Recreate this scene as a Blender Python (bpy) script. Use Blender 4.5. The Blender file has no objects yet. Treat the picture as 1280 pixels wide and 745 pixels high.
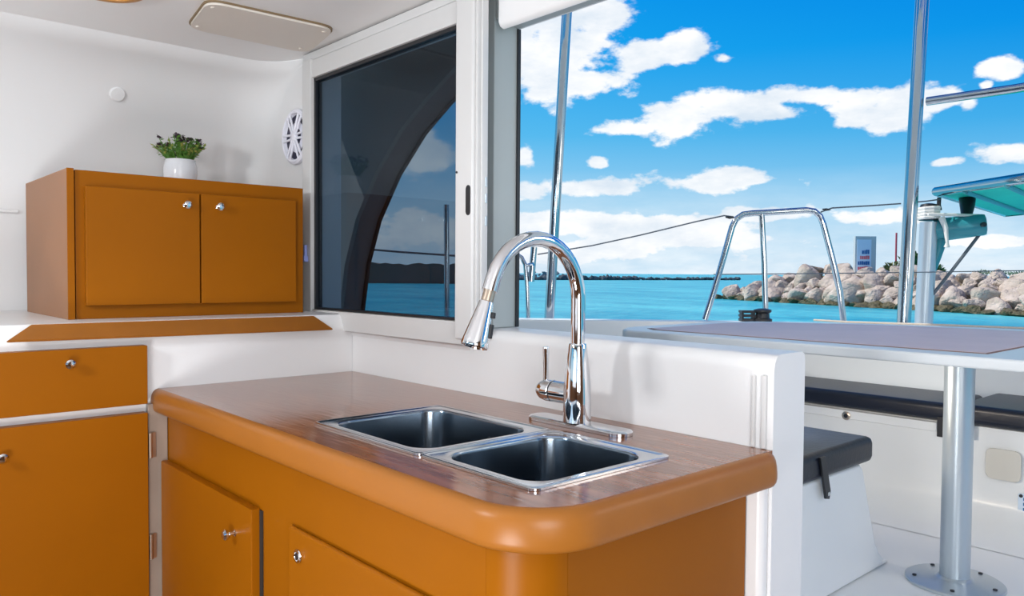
import bpy, bmesh, math, random
from mathutils import Vector, Matrix, noise
PI = math.pi
C = bpy.context.scene.collection
SC = bpy.context.scene

# ------------------------------------------------------------------ camera
F, YAW, PITCH, ROLL = 976.9145, 0.83847, -0.031937, 0.006979
CAM = Vector((0, 0, 1.23))
_f = Vector((math.cos(YAW)*math.cos(PITCH), math.sin(YAW)*math.cos(PITCH), math.sin(PITCH)))
_r0 = Vector((math.sin(YAW), -math.cos(YAW), 0)); _u0 = _r0.cross(_f)
_r = _r0*math.cos(ROLL) + _u0*math.sin(ROLL); _u = _u0*math.cos(ROLL) - _r0*math.sin(ROLL)
def ray(x, y): return _f + _r*((x-640)/F) - _u*((y-372.5)/F)
def at(x, y, d): return CAM + ray(x, y)*d               # a survey point: image bearing and distance
def on_z(x, y, z):
    d = ray(x, y); return CAM + d*((z-CAM.z)/d.z)
cam = bpy.data.objects.new('camera', bpy.data.cameras.new('camera')); C.objects.link(cam)
cam.data.sensor_width = 36; cam.data.lens = F/1280*36; cam.data.clip_start = 0.02; cam.data.clip_end = 40000
m = Matrix((( _r.x, _u.x, -_f.x), (_r.y, _u.y, -_f.y), (_r.z, _u.z, -_f.z)))
cam.matrix_world = Matrix.Translation(CAM) @ m.to_4x4()
SC.camera = cam

# --------------------------------------------------------------- materials
def srgb(r, g, b):
    def l(c):
        c /= 255
        return c/12.92 if c <= .04045 else ((c+.055)/1.055)**2.4
    return (l(r), l(g), l(b), 1)
def mat(name, col, rough=.5, metal=0, spec=.5, var=0, scale=6, bump=0, bscale=40, coat=0, stretch=(1,1,1), col2=None, detail=4):
    M = bpy.data.materials.new(name); M.use_nodes = True
    nt = M.node_tree; N = nt.nodes; L = nt.links; b = N['Principled BSDF']
    b.inputs['Base Color'].default_value = col; b.inputs['Roughness'].default_value = rough
    b.inputs['Metallic'].default_value = metal; b.inputs['Specular IOR Level'].default_value = spec
    b.inputs['Coat Weight'].default_value = coat; b.inputs['Coat Roughness'].default_value = .06
    if var or bump or col2:
        tc = N.new('ShaderNodeTexCoord'); mp = N.new('ShaderNodeMapping'); L.new(tc.outputs['Object'], mp.inputs[0])
        mp.inputs['Scale'].default_value = stretch
    if var or col2:
        n = N.new('ShaderNodeTexNoise'); n.inputs['Scale'].default_value = scale; n.inputs['Detail'].default_value = detail
        L.new(mp.outputs[0], n.inputs['Vector'])
        r = N.new('ShaderNodeValToRGB'); L.new(n.outputs['Fac'], r.inputs[0])
        a = col2 or tuple(c*(1-var) for c in col[:3])+(1,)
        c2 = col if col2 else tuple(min(1, c*(1+var)) for c in col[:3])+(1,)
        r.color_ramp.elements[0].color = a; r.color_ramp.elements[1].color = c2
        r.color_ramp.elements[0].position = .32; r.color_ramp.elements[1].position = .68
        L.new(r.outputs[0], b.inputs['Base Color'])
    if bump:
        n = N.new('ShaderNodeTexNoise'); n.inputs['Scale'].default_value = bscale; n.inputs['Detail'].default_value = 3
        L.new(mp.outputs[0], n.inputs['Vector'])
        bp = N.new('ShaderNodeBump'); bp.inputs['Strength'].default_value = bump; bp.inputs['Distance'].default_value = .25 if 'rock' in name or 'limestone' in name else .01
        L.new(n.outputs['Fac'], bp.inputs['Height']); L.new(bp.outputs[0], b.inputs['Normal'])
    return M
GEL  = mat('white_gelcoat', (.79, .785, .785, 1), .28, var=.012, scale=2)
CEIL = mat('ceiling_gelcoat', (.86, .855, .85, 1), .45, var=.012, scale=2)
GELO = mat('outdoor_gelcoat', (.78, .80, .80, 1), .3, var=.02, scale=2)
PANEL= mat('beige_panel', (.74, .68, .61, 1), .45, var=.015, scale=3)
SEAM = mat('brown_seal', (.22, .15, .08, 1), .6)
ALU  = mat('white_aluminium', (.64, .635, .63, 1), .3)
ALUX = mat('shaded_aluminium', (.40,.44,.44,1), .4)  # shade on the outer jamb and header put into a greyer aluminium
ORNG = mat('orange_brown_laminate', (.275, .084, .0014, 1), .38, var=.05, scale=3, spec=.12)
NOSE = mat('varnished_orange_wood', (.315, .112, .016, 1), .34, var=.05, scale=4, stretch=(3, 1, 3), spec=.28)
SIDEM= mat('light_washed_laminate', (.31, .135, .055, 1), .45, var=.04, scale=4, spec=.25)  # light reflected on the cabinet side put into a paler laminate colour
TOP  = mat('brown_varnished_top', (.33, .130, .062, 1), .12, col2=(.19, .066, .026, 1), scale=5, stretch=(7, 1, 1), bump=.05, bscale=14, spec=.5, coat=.10)
CHRM = mat('chrome', (.74, .75, .77, 1), .045, metal=1)
TANM = mat('tan_metal', (.55, .45, .36, 1), .3, metal=1)
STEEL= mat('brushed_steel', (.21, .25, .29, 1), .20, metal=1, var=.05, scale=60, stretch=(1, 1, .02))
RIMS = mat('polished_steel_rim', (.70, .72, .74, 1), .16, metal=1)
INOX = mat('stainless_tube', (.50, .53, .55, 1), .10, metal=1)
ALUG = mat('grey_aluminium', (.50, .56, .60, 1), .32, metal=.6)
BLK  = mat('black_rubber', (.012, .013, .016, 1), .4)
DARK = mat('dark_shadow', (.02, .015, .012, 1), .8)
SPKW = mat('white_plastic', (.82, .82, .90, 1), .35)
SPKD = mat('speaker_cone', (.02, .02, .05, 1), .5)
NAVY = mat('navy_vinyl', (.007, .010, .020, 1), .36, var=.1, bump=.08, bscale=60, spec=.45)
PINK = mat('pinkish_table_inlay', (.74, .58, .56, 1), .5, var=.04, scale=5)
EDGE = mat('wood_edge_strip', (.26, .10, .025, 1), .5)
TEAL = mat('teal_canvas', (.004, .58, .42, 1), .5, var=.05)
TEALD= mat('teal_paint', (.03, .25, .30, 1), .35, var=.08)
WIRE = mat('stainless_wire', (.10, .12, .14, 1), .6)
ROPE = mat('tan_rope', (.55, .48, .40, 1), .8, bump=.3, bscale=200)
ROPEW= mat('white_rope', (.75, .74, .70, 1), .8, bump=.3, bscale=200)
POTM = mat('white_ceramic', (.80, .82, .86, 1), .2)
LEAF = mat('green_leaf', (.17, .38, .06, 1), .55, col2=(.08, .22, .03, 1), scale=30)
LEAFY= mat('yellow_green_leaf', (.36, .40, .09, 1), .55)
FLOW = mat('dark_plum_flower', (.06, .035, .05, 1), .7, var=.4, scale=60)
SOIL = mat('soil', (.03, .02, .012, 1), .9)
CLIP = mat('pale_blue_plastic', (.35, .42, .85, 1), .4)
PLATE= mat('cream_plastic', (.62, .60, .54, 1), .45)
TEXTB= mat('blue_print', (.02, .13, .35, 1), .6)
TEXTR= mat('red_print', (.75, .16, .18, 1), .6)
SIGNB= mat('pale_sign_face', (.62, .74, .86, 1), .6)
SIGNF= mat('grey_sign_frame', (.52, .55, .55, 1), .6)
REDP = mat('red_paint', (.42, .06, .09, 1), .6)
WOODF= mat('brown_cabin_floor', (.16, .075, .032, 1), .4, var=.25, scale=4, stretch=(1, 8, 1))
CABW = mat('brown_wood_lining', (.22,.09,.03,1), .4, var=.2, scale=4, stretch=(6,6,1))
LAMPW= mat('lamp_wood', (.52, .22, .04, 1), .35, var=.1)
ROCK = mat('pale_limestone', (.66, .55, .46, 1), .9, col2=(.40, .32, .25, 1), scale=1.3, bump=.8, bscale=4, detail=8)
ROCKW= mat('wet_and_shaded_rock', (.16, .13, .06, 1), .55, col2=(.06, .055, .02, 1), scale=1.6, bump=.8, bscale=4)
ROCKF= mat('far_dark_rock', (.10, .12, .13, 1), .9, col2=(.045, .06, .07, 1), scale=.4)
ROCKM= mat('far_grey_rock', (.17, .21, .26, 1), .9, col2=(.10, .13, .17, 1), scale=.4)
SHRUB= mat('shrub_leaf', (.07, .17, .05, 1), .7, col2=(.03, .09, .03, 1), scale=2)
SHRBY= mat('dry_shrub_leaf', (.26, .27, .10, 1), .7, col2=(.12, .15, .05, 1), scale=2)

def glass_mat():
    M = bpy.data.materials.new('tinted_glass'); M.use_nodes = True
    N = M.node_tree.nodes; L = M.node_tree.links; N.clear()
    o = N.new('ShaderNodeOutputMaterial'); t = N.new('ShaderNodeBsdfTransparent'); g = N.new('ShaderNodeBsdfGlossy')
    t.inputs[0].default_value = (.44, .505, .56, 1); g.inputs[0].default_value = (1, 1, 1, 1); g.inputs['Roughness'].default_value = .0
    mx = N.new('ShaderNodeMixShader'); mx.inputs[0].default_value = .026
    L.new(t.outputs[0], mx.inputs[1]); L.new(g.outputs[0], mx.inputs[2]); L.new(mx.outputs[0], o.inputs[0])
    return M
GLASS = glass_mat()
def sea_mat():
    M = bpy.data.materials.new('sea_water'); M.use_nodes = True
    nt = M.node_tree; N = nt.nodes; L = nt.links; b = N['Principled BSDF']
    tc = N.new('ShaderNodeTexCoord')
    mp = N.new('ShaderNodeMapping'); L.new(tc.outputs['Object'], mp.inputs[0]); mp.inputs['Rotation'].default_value = (0,0,-.84); mp.inputs['Scale'].default_value = (1.0,.35,1)
    n = N.new('ShaderNodeTexNoise'); n.inputs['Scale'].default_value = .16; n.inputs['Detail'].default_value = 8; n.inputs['Roughness'].default_value = .65
    L.new(mp.outputs[0], n.inputs['Vector'])
    r = N.new('ShaderNodeValToRGB'); L.new(n.outputs['Fac'], r.inputs[0])
    r.color_ramp.elements[0].color = (.006, .33, .43, 1); r.color_ramp.elements[1].color = (.11, .60, .62, 1)
    r.color_ramp.elements[0].position = .35; r.color_ramp.elements[1].position = .65
    L.new(r.outputs[0], b.inputs['Base Color'])
    b.inputs['Roughness'].default_value = .35; b.inputs['Specular IOR Level'].default_value = .22
    w = N.new('ShaderNodeTexNoise'); w.inputs['Scale'].default_value = .9; w.inputs['Detail'].default_value = 5
    L.new(tc.outputs['Object'], w.inputs['Vector'])
    bp = N.new('ShaderNodeBump'); bp.inputs['Strength'].default_value = .55; bp.inputs['Distance'].default_value = .6
    L.new(w.outputs['Fac'], bp.inputs['Height']); L.new(bp.outputs[0], b.inputs['Normal'])
    return M
SEA = sea_mat()

# ------------------------------------------------------------ mesh helpers
WL = {}
def bm_new(): return bmesh.new()
def box(bm, x0, x1, y0, y1, z0, z1, bev=0, seg=2):
    vs = [bm.verts.new((x, y, z)) for x in (x0, x1) for y in (y0, y1) for z in (z0, z1)]
    fs = [bm.faces.new([vs[i] for i in q]) for q in ((0,1,3,2),(4,6,7,5),(0,4,5,1),(2,3,7,6),(0,2,6,4),(1,5,7,3))]
    if bev:
        es = list({e for f in fs for e in f.edges})
        bmesh.ops.bevel(bm, geom=es, offset=bev, segments=seg, affect='EDGES', profile=.5)
    return bm
def prism(bm, pts, axis, a0, a1, bev=0, seg=2):
    """polygon pts in the plane normal to axis, extruded a0..a1 (axis x: (y,z); y: (x,z); z: (x,y))"""
    def P(p, a): return (a, p[0], p[1]) if axis == 'x' else (p[0], a, p[1]) if axis == 'y' else (p[0], p[1], a)
    A = [bm.verts.new(P(p, a0)) for p in pts]; B = [bm.verts.new(P(p, a1)) for p in pts]
    n = len(pts); fs = [bm.faces.new(A), bm.faces.new(B[::-1])]
    for i in range(n): fs.append(bm.faces.new((A[i], B[i], B[(i+1) % n], A[(i+1) % n])))
    if bev:
        es = list({e for f in fs[:2] for e in f.edges})
        bmesh.ops.bevel(bm, geom=es, offset=bev, segments=seg, affect='EDGES', profile=.5)
    return bm
def tube(bm, pts, r, seg=12, radii=None, caps=True, closed=False):
    pts = [Vector(p) for p in pts]; n = len(pts)
    T = []
    for i in range(n):
        a = pts[i-1] if (i or closed) else pts[i]; b = pts[(i+1) % n] if (i < n-1 or closed) else pts[i]
        T.append((b-a).normalized())
    ref = Vector((0, 0, 1)) if abs(T[0].z) < .9 else Vector((1, 0, 0))
    N_ = (ref - T[0]*ref.dot(T[0])).normalized(); rings = []
    for i in range(n):
        N_ = (N_ - T[i]*N_.dot(T[i])).normalized(); B_ = T[i].cross(N_); rr = radii[i] if radii else r
        rings.append([bm.verts.new(pts[i] + (N_*math.cos(2*PI*k/seg) + B_*math.sin(2*PI*k/seg))*rr) for k in range(seg)])
    for i in range(n if closed else n-1):
        R0, R1 = rings[i], rings[(i+1) % n]
        for k in range(seg): bm.faces.new((R0[k], R0[(k+1) % seg], R1[(k+1) % seg], R1[k]))
    if caps and not closed: bm.faces.new(rings[0][::-1]); bm.faces.new(rings[-1])
    return bm
def lathe(bm, prof, origin=(0,0,0), axis=(0,0,1), seg=32):
    """prof: (radius, height) along axis"""
    q = Vector((0,0,1)).rotation_difference(Vector(axis).normalized()); o = Vector(origin); rings = []
    for (r, h) in prof:
        if r < 1e-6: rings.append([bm.verts.new(o + q @ Vector((0,0,h)))])
        else: rings.append([bm.verts.new(o + q @ Vector((r*math.cos(2*PI*k/seg), r*math.sin(2*PI*k/seg), h))) for k in range(seg)])
    for a, b in zip(rings, rings[1:]):
        for k in range(seg):
            k2 = (k+1) % seg
            if len(a) == 1 and len(b) == 1: continue
            if len(a) == 1: bm.faces.new((a[0], b[k], b[k2]))
            elif len(b) == 1: bm.faces.new((a[k], a[k2], b[0]))
            else: bm.faces.new((a[k], a[k2], b[k2], b[k]))
    if len(rings[0]) > 1: bm.faces.new(rings[0][::-1])
    if len(rings[-1]) > 1: bm.faces.new(rings[-1])
    return bm
def rrect(cx, cy, hx, hy, r, n=6):
    o = []
    for sx, sy, a0 in ((1,1,0), (-1,1,PI/2), (-1,-1,PI), (1,-1,1.5*PI)):
        for k in range(n+1):
            a = a0 + PI/2*k/n; o.append((cx+sx*(hx-r)+r*math.cos(a), cy+sy*(hy-r)+r*math.sin(a)))
    return o
def loft(bm, rings, cap0=False, cap1=False):
    V = [[bm.verts.new(p) for p in rg] for rg in rings]; n = len(V[0])
    for a, b in zip(V, V[1:]):
        for k in range(n): bm.faces.new((a[k], a[(k+1) % n], b[(k+1) % n], b[k]))
    if cap0: bm.faces.new(V[0][::-1])
    if cap1: bm.faces.new(V[-1])
    return bm
def sweep(bm, prof, path, closed_prof=True):
    """prof (d,z): d outward offset; path list of (x,y,nx,ny)"""
    R = [[bm.verts.new((x+nx*d, y+ny*d, z)) for d, z in prof] for x, y, nx, ny in path]; n = len(prof)
    for a, b in zip(R, R[1:]):
        for k in range(n if closed_prof else n-1): bm.faces.new((a[k], a[(k+1) % n], b[(k+1) % n], b[k]))
    bm.faces.new(R[0]); bm.faces.new(R[-1][::-1])
    return bm
def obj(name, bm, M, parent=None, smooth=True, ang=35, sub=0, wn=True):
    bmesh.ops.recalc_face_normals(bm, faces=bm.faces)
    if smooth:
        for f in bm.faces: f.smooth = True
        for e in bm.edges:
            if len(e.link_faces) == 2 and e.calc_face_angle(0) > math.radians(ang): e.smooth = False
    vs = [v.co.copy() for v in bm.verts]
    c = Vector([(min(v[i] for v in vs)+max(v[i] for v in vs))/2 for i in range(3)])
    bmesh.ops.translate(bm, vec=-c, verts=bm.verts)
    me = bpy.data.meshes.new(name); bm.to_mesh(me); bm.free(); me.materials.append(M)
    o = bpy.data.objects.new(name, me); C.objects.link(o)
    if sub:
        s = o.modifiers.new('sub', 'SUBSURF'); s.levels = sub; s.render_levels = sub
    elif smooth and wn:
        w = o.modifiers.new('wn', 'WEIGHTED_NORMAL'); w.keep_sharp = True
    WL[o.name] = c
    if parent: o.parent = parent; o.location = c - WL[parent.name]
    else: o.location = c
    return o
def tag(o, label, cat, group=None):
    o['label'] = label; o['category'] = cat
    if group: o['group'] = group
    return o
def thing(name, label, cat, loc, group=None):
    o = bpy.data.objects.new(name, None); C.objects.link(o); o.location = loc; o.empty_display_size = .05
    WL[o.name] = Vector(loc); return tag(o, label, cat, group)
def struct(name, bm, M, parent=None, **k):
    o = obj(name, bm, M, parent, **k)
    if parent is None: o['kind'] = 'structure'
    return o
def copy_thing(root, loc, label=None, group=None):
    r = root.copy(); C.objects.link(r); r.location = loc
    if label: r['label'] = label
    if group: r['group'] = group
    for ch in list(root.children):
        c = ch.copy(); C.objects.link(c); c.parent = r
        for g in list(ch.children):
            d = g.copy(); C.objects.link(d); d.parent = c
    return r
B = bm_new

# ------------------------------------------------------------- the cabin
WX = 1.26                                                     # inner face of the window wall
struct('floor', box(B(), -2.0, 1.37, -1.8, 2.9, -.04, 0), WOODF)
# port side: curved hull lining
prof = [(2.918,0),(2.913,.6),(2.91,1.05),(2.895,1.45),(2.87,1.65),(2.825,1.785),(2.76,1.872),(2.68,1.920),(2.58,1.945)]
b = B(); RF = .16; G = []
for y, z in prof:
    row = [(-2.0, y, z), (-.5, y, z), (.5, y, z), (WX-RF, y, z)]
    for k in range(1, 11):
        a = PI/2*k/10; row.append((WX-RF+RF*math.sin(a), y-RF+RF*math.cos(a), z))
    row.append((WX+.03, y-RF-.005, z))
    G.append([b.verts.new(p) for p in row])
for r0, r1 in zip(G, G[1:]):
    for k in range(len(r0)-1): b.faces.new((r0[k], r0[k+1], r1[k+1], r1[k]))
wp = struct('wall_port', b, GEL, wn=False)
sd_ = wp.modifiers.new('thick', 'SOLIDIFY'); sd_.thickness = .02; sd_.offset = 1 if wp.data.polygons[0].normal.y > 0 else -1
pts = [(2.58,1.945),(2.45,1.954),(2.0,1.956),(-1.8,1.956)]
struct('ceiling', prism(B(), pts+[(-1.8,2.02),(2.58,2.02)], 'x', -2.0, 1.42), CEIL)
# lower built-in moulding: shelf deck and upstand
lm = [(2.147,0),(2.147,1.05),(2.152,1.062),(2.17,1.097),(2.18,1.10),(2.905,1.10),(2.905,0)]
struct('trim_1', prism(B(), lm, 'x', -2.0, WX-.001), GEL)
# window wall: solid pieces round two openings
b = B()
def wbox(y0, y1, z0, z1): box(b, WX, 1.37, y0, y1, z0, z1)
prism(b, [(WX,0),(WX,1.058),(1.2625,1.073),(1.270,1.084),(1.283,1.089),(1.360,1.089),(1.367,1.084),(1.37,1.074),(1.37,0)], 'y', .71, 1.64); wbox(1.64, 2.9, 0, 1.04); wbox(2.41, 2.9, 1.04, 1.95); wbox(1.64, 2.41, 1.90, 1.95)
wbox(1.64, 2.41, 1.04, 1.06); box(b, 1.3715, 1.40, -1.8, 1.64, 1.87, 1.95); wbox(-1.8, -.35, 0, 1.86)
struct('wall_aft', b, GEL)
struct('trim_3', prism(B(), [(WX+.02,1.03),(1.2595,1.03),(1.254,1.044),(1.240,1.050),(1.240,1.058),(WX+.02,1.058)], 'y', 1.560, 2.15), GEL)
b = B(); box(b, 1.254, 1.262, .744, .751, .921, 1.05, .002); box(b, 1.254, 1.262, .722, .731, .921, 1.052, .002)
struct('trim_4', b, ALU)
# header over the open hatch: rounded inner block and the outer soffit
struct('trim_5', prism(B(), [(1.262,1.95),(1.262,1.842),(1.268,1.832),(1.278,1.828),(1.288,1.832),(1.291,1.842),(1.291,1.95)], 'y', -.35, 1.462, .004), GEL)
struct('trim_6', prism(B(), [(1.292,1.95),(1.292,1.868),(1.298,1.862),(1.368,1.858),(1.372,1.862),(1.372,1.95)], 'y', -.35, 1.502), ALUX)
# jamb outside the sliding frame
b = B(); box(b, 1.288, 1.372, 1.505, 1.63, 1.089, 1.93, .004)
struct('trim_7', b, ALUX)
struct('trim_8', box(B(), 1.3625, 1.374, 1.499, 1.5045, 1.090, 1.857, .002), BLK)
# door side below the header (right of the frame) + the rear of the cabin
struct('wall_starboard', box(B(), -2.0, 1.37, -1.86, -1.80, 0, 1.956), CABW)
b = B(); box(b, -2.06, -2.0, -1.8, 2.9, 0, 1.0); box(b, -2.06, -2.0, -1.8, 2.9, 1.7, 1.956)
for y in (-1.8, .5, 2.8): box(b, -2.06, -2.0, y, y+.1, 1.0, 1.7)
struct('wall_forward', b, CABW)
struct('roof', box(B(), -2.1, 1.52, -1.9, 3.0, 2.03, 2.07), GELO)

# sliding window
w = bpy.data.objects.new('window_1', None); C.objects.link(w); w.location = (1.25, 2.0, 1.05); w['kind'] = 'structure'; WL['window_1'] = Vector((1.25, 2.0, 1.05))
b = B()
box(b, 1.226, 1.275, 2.355, 2.415, 1.046, 1.925, .004)           # stile by the speaker
box(b, 1.230, 1.275, 1.52, 2.356, 1.862, 1.920, .004)           # top rail
box(b, 1.230, 1.275, 1.52, 2.356, 1.046, 1.106, .004)           # bottom rail
box(b, 1.236, 1.275, 1.47, 2.43, 1.922, 1.950, .004)            # track cover
obj('window_frame', b, ALU, w)
b = B()
box(b, 1.205, 1.240, 1.487, 1.559, 1.062, 1.950, .007, 3)
box(b, 1.212, 1.240, 1.4775, 1.487, 1.075, 1.950, .0025)
box(b, 1.221, 1.240, 1.4705, 1.4775, 1.085, 1.950, .002)
mu = obj('sash_stile', b, ALU, w)
h = prism(B(), rrect(1.5035, 1.408, .0085, .037, .0084), 'x', 1.2035, 1.212, .001)
obj('finger_slot', h, BLK, mu)
b = B(); lathe(b, [(0,.0),(.003,.0),(.003,.002),(0,.003)], (1.205,1.549,1.480), (-1,0,0), 12)
obj('screw', b, BLK, mu)
b = B()
for z in (1.345, 1.40, 1.44): box(b, 1.2300, 1.2360, 1.4675, 1.4710, z, z+.024, .0015)
obj('lock_strip', b, ALUG, mu)
b = B()
g0, g1, z0, z1, t = 1.53, 2.354, 1.107, 1.862, .011
box(b, 1.238, 1.262, g1-t, g1, z0, z1, .001); box(b, 1.238, 1.262, g0, g1, z1-t, z1, .001)
box(b, 1.238, 1.262, g0, g1, z0, z0+.006, .001)
obj('gasket', b, BLK, w)
obj('pane', box(B(), 1.246, 1.251, g0+.002, g1-t, z0+.006, z1-t), GLASS, w)

# ------------------------------------------------------ knob (shared shape)
def knob(parent, p, d, s=1.0, name='knob'):
    return obj(name, lathe(B(), [(0.0075*s,0),(.0075*s,.002),(.0042*s,.004),(.004*s,.011*s),(.0085*s,.014*s),(.0115*s,.018*s),(.0112*s,.022*s),(.007*s,.026*s),(0,.027*s)], p, d, 20), CHRM, parent)

# ------------------------------------------------------ wall cabinet
t = thing('wall_cabinet', 'orange-brown two-door cupboard standing on the white shelf below the flower pot', 'cabinet', (.83, 2.53, 1.10))
b = B(); box(b, .500, .517, 2.288, 2.80, 1.10, 1.495, .0015)
obj('side_panel', b, SIDEM, t)
b = B(); box(b, .5195, 1.168, 2.315, 2.80, 1.10, 1.492, .001)
obj('body', b, ORNG, t)
b = B(); box(b, .5205, 1.168, 2.293, 2.3145, 1.10, 1.493, .0015)
obj('face_frame', b, ORNG, t)
obj('front_edge', box(B(), .4995, .5165, 2.2835, 2.2877, 1.10, 1.495, .001), ORNG, t)
for x0, x1, kx in ((.541, .837, .797), (.8415, 1.135, .890)):
    d = obj('door', box(B(), x0, x1, 2.274, 2.2925, 1.136, 1.451, .002), ORNG, t)
    knob(d, (kx, 2.274, 1.416), (0,-1,0))

# ledge board below the cabinet
b = B(); lo = [(.335,2.118,1.070),(1.176,2.118,1.063)]; hi = [(1.139,2.172,1.1015),(.395,2.172,1.1035)]
q = lo+hi; nrm = Vector((0,-.5,.85))*.007
V0 = [b.verts.new(Vector(p)+Vector((0,0,-.010))) for p in q]; V1 = [b.verts.new(Vector(p)+Vector((0,0,-.010))+nrm*.9) for p in q]
b.faces.new(V0[::-1]); b.faces.new(V1)
for i in range(4): b.faces.new((V0[i], V0[(i+1)%4], V1[(i+1)%4], V1[i]))
bmesh.ops.bevel(b, geom=list(b.edges), offset=.002, segments=2, affect='EDGES')
tag(obj('wooden_ledge', b, NOSE), 'long orange wooden ledge strip with slanted ends below the wall cabinet', 'ledge')

# ------------------------------------------------------ left drawer and cupboard
t = thing('shallow_cabinet', 'shallow orange-brown drawer front left of the worktop, one chrome knob', 'cabinet', (.2, 2.13, .886))
f = obj('drawer_front', box(B(), -.02, .643, 2.113, 2.1465, .887, 1.038, .0025), ORNG, t)
knob(f, (.462, 2.113, 1.004), (0,-1,0))
t = thing('galley_cupboard', 'tall orange-brown cupboard door under the drawer, knob at its left', 'cupboard', (.32, 2.13, 0))
d = obj('door', box(B(), .02, .643, 2.113, 2.1465, .10, .864, .0025), ORNG, t)
knob(d, (.322, 2.113, .798), (0,-1,0))
for z in (.745, .48):
    b = B(); tube(b, [(.650,2.118,z),(.650,2.118,z+.065)], .005, 10); box(b, .650, .664, 2.1215, 2.124, z, z+.065)
    obj('hinge', b, TANM, t)
struct('trim_9', box(B(), .647, .696, 2.126, 2.146, 0, .884, .003), mat('taupe_strip', (.30,.235,.19,1), .35, var=.1))

# ------------------------------------------------------ galley base cabinet
t = thing('galley_base_cabinet', 'orange-brown base cabinet with rounded corner carrying the brown worktop and sinks', 'cabinet', (.95, 1.4, 0))
FX, EY, RC = .697, .745, .080
obj('front_panel', box(B(), FX, FX+.018, EY+RC+.0008, 2.143, .0, .8598, .0008), ORNG, t)
obj('end_panel', box(B(), FX+RC+.0008, 1.233, EY, EY+.018, .0, .8598, .0008), ORNG, t)
b = B(); n = 10
o_ = [(FX+RC-RC*math.cos(PI/2*k/n), EY+RC-RC*math.sin(PI/2*k/n)) for k in range(n+1)]
i_ = [(FX+RC-(RC-.018)*math.cos(PI/2*k/n), EY+RC-(RC-.018)*math.sin(PI/2*k/n)) for k in range(n+1)]
obj('corner_panel', prism(b, o_+i_[::-1], 'z', 0, .8598), ORNG, t)
# left door, standing proud, slightly ajar
d = obj('door', box(B(), FX-.022, FX-.002, 1.557, 2.118, .10, .734, .003), ORNG, t)
knob(d, (FX-.022, 1.640, .665), (-1,0,0), 1.05)
obj('door_shadow_strip', box(B(), FX-.004, FX-.0005, 1.546, 1.558, .10, .730), DARK, t)  # dark strip painting the shadow along the door's edge
fl = obj('flap_door', box(B(), FX-.012, FX-.0005, .865, 1.410, .15, .737, .006, 3), ORNG, t)
b = B(); lathe(b, [(.0125,0),(.0135,.002),(.0125,.0045),(.009,.005),(.008,.002),(0,.0015)], (FX-.012,1.365,.688), (-1,0,0), 24)
rl = obj('ring_latch', b, CHRM, fl)
obj('latch_eye', lathe(B(), [(.0065,0),(.006,.0035),(0,.004)], (FX-.0128,1.365,.688), (-1,0,0), 20), BLK, rl)

# ------------------------------------------------------ worktop
t = thing('worktop', 'glossy brown worktop with orange rounded edge and two steel sinks let in', 'worktop', (.97, 1.4, .846))
PX, PY, PR, TZ = .690, .722, .095, .92
path = [(PX, 2.145, -1, 0)]
n = 12
for k in range(n+1):
    a = PI/2*k/n; path.append((PX+PR-PR*math.cos(a), PY+PR-PR*math.sin(a), -math.cos(a), -math.sin(a)))
path.append((1.232, PY, 0, -1))
for k in range(1, 7):
    a = PI/2*k/7; path.append((1.232+.012*math.sin(a), PY+.012-.012*math.cos(a), math.sin(a), -math.cos(a)))
nose = [(-.02,.9185),(.004,.9200),(.013,.9198),(.0195,.9175),(.0250,.9125),(.0285,.905),(.0303,.896),(.0312,.884),(.0312,.875),(.0300,.868),(.0265,.8625),(.020,.860),(-.02,.860)]
obj('nosing', sweep(B(), nose, path), NOSE, t, ang=60)
outer = [(x+nx*.012, y+ny*.012) for x, y, nx, ny in path[:len(path)-6]] + [(WX-.0015, PY-.012), (WX-.0015, 2.145)]
S1 = dict(cx=.9165, cy=1.2615, hx=.161, hy=.1855); S2 = dict(cx=.9165, cy=.9325, hx=.161, hy=.1410)
holes = [rrect(s['cx'], s['cy'], s['hx']-.012, s['hy']-.012, .03) for s in (S1, S2)]
def plate(bm, loops, z0, z1):
    for z in (z0, z1):
        es = []
        for lp in loops:
            vs = [bm.verts.new((x, y, z)) for x, y in lp]
            es += [bm.edges.new((vs[i], vs[(i+1) % len(vs)])) for i in range(len(vs))]
        bmesh.ops.triangle_fill(bm, edges=es, use_beauty=True)
    for lp in loops:
        a = [bm.verts.new((x, y, z0)) for x, y in lp]; c = [bm.verts.new((x, y, z1)) for x, y in lp]
        for i in range(len(lp)):
            j = (i+1) % len(lp); bm.faces.new((a[i], a[j], c[j], c[i]))
    bmesh.ops.remove_doubles(bm, verts=bm.verts, dist=1e-5)
    return bm
obj('top', plate(B(), [outer]+holes, .890, .9201), TOP, t, smooth=False)

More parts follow.
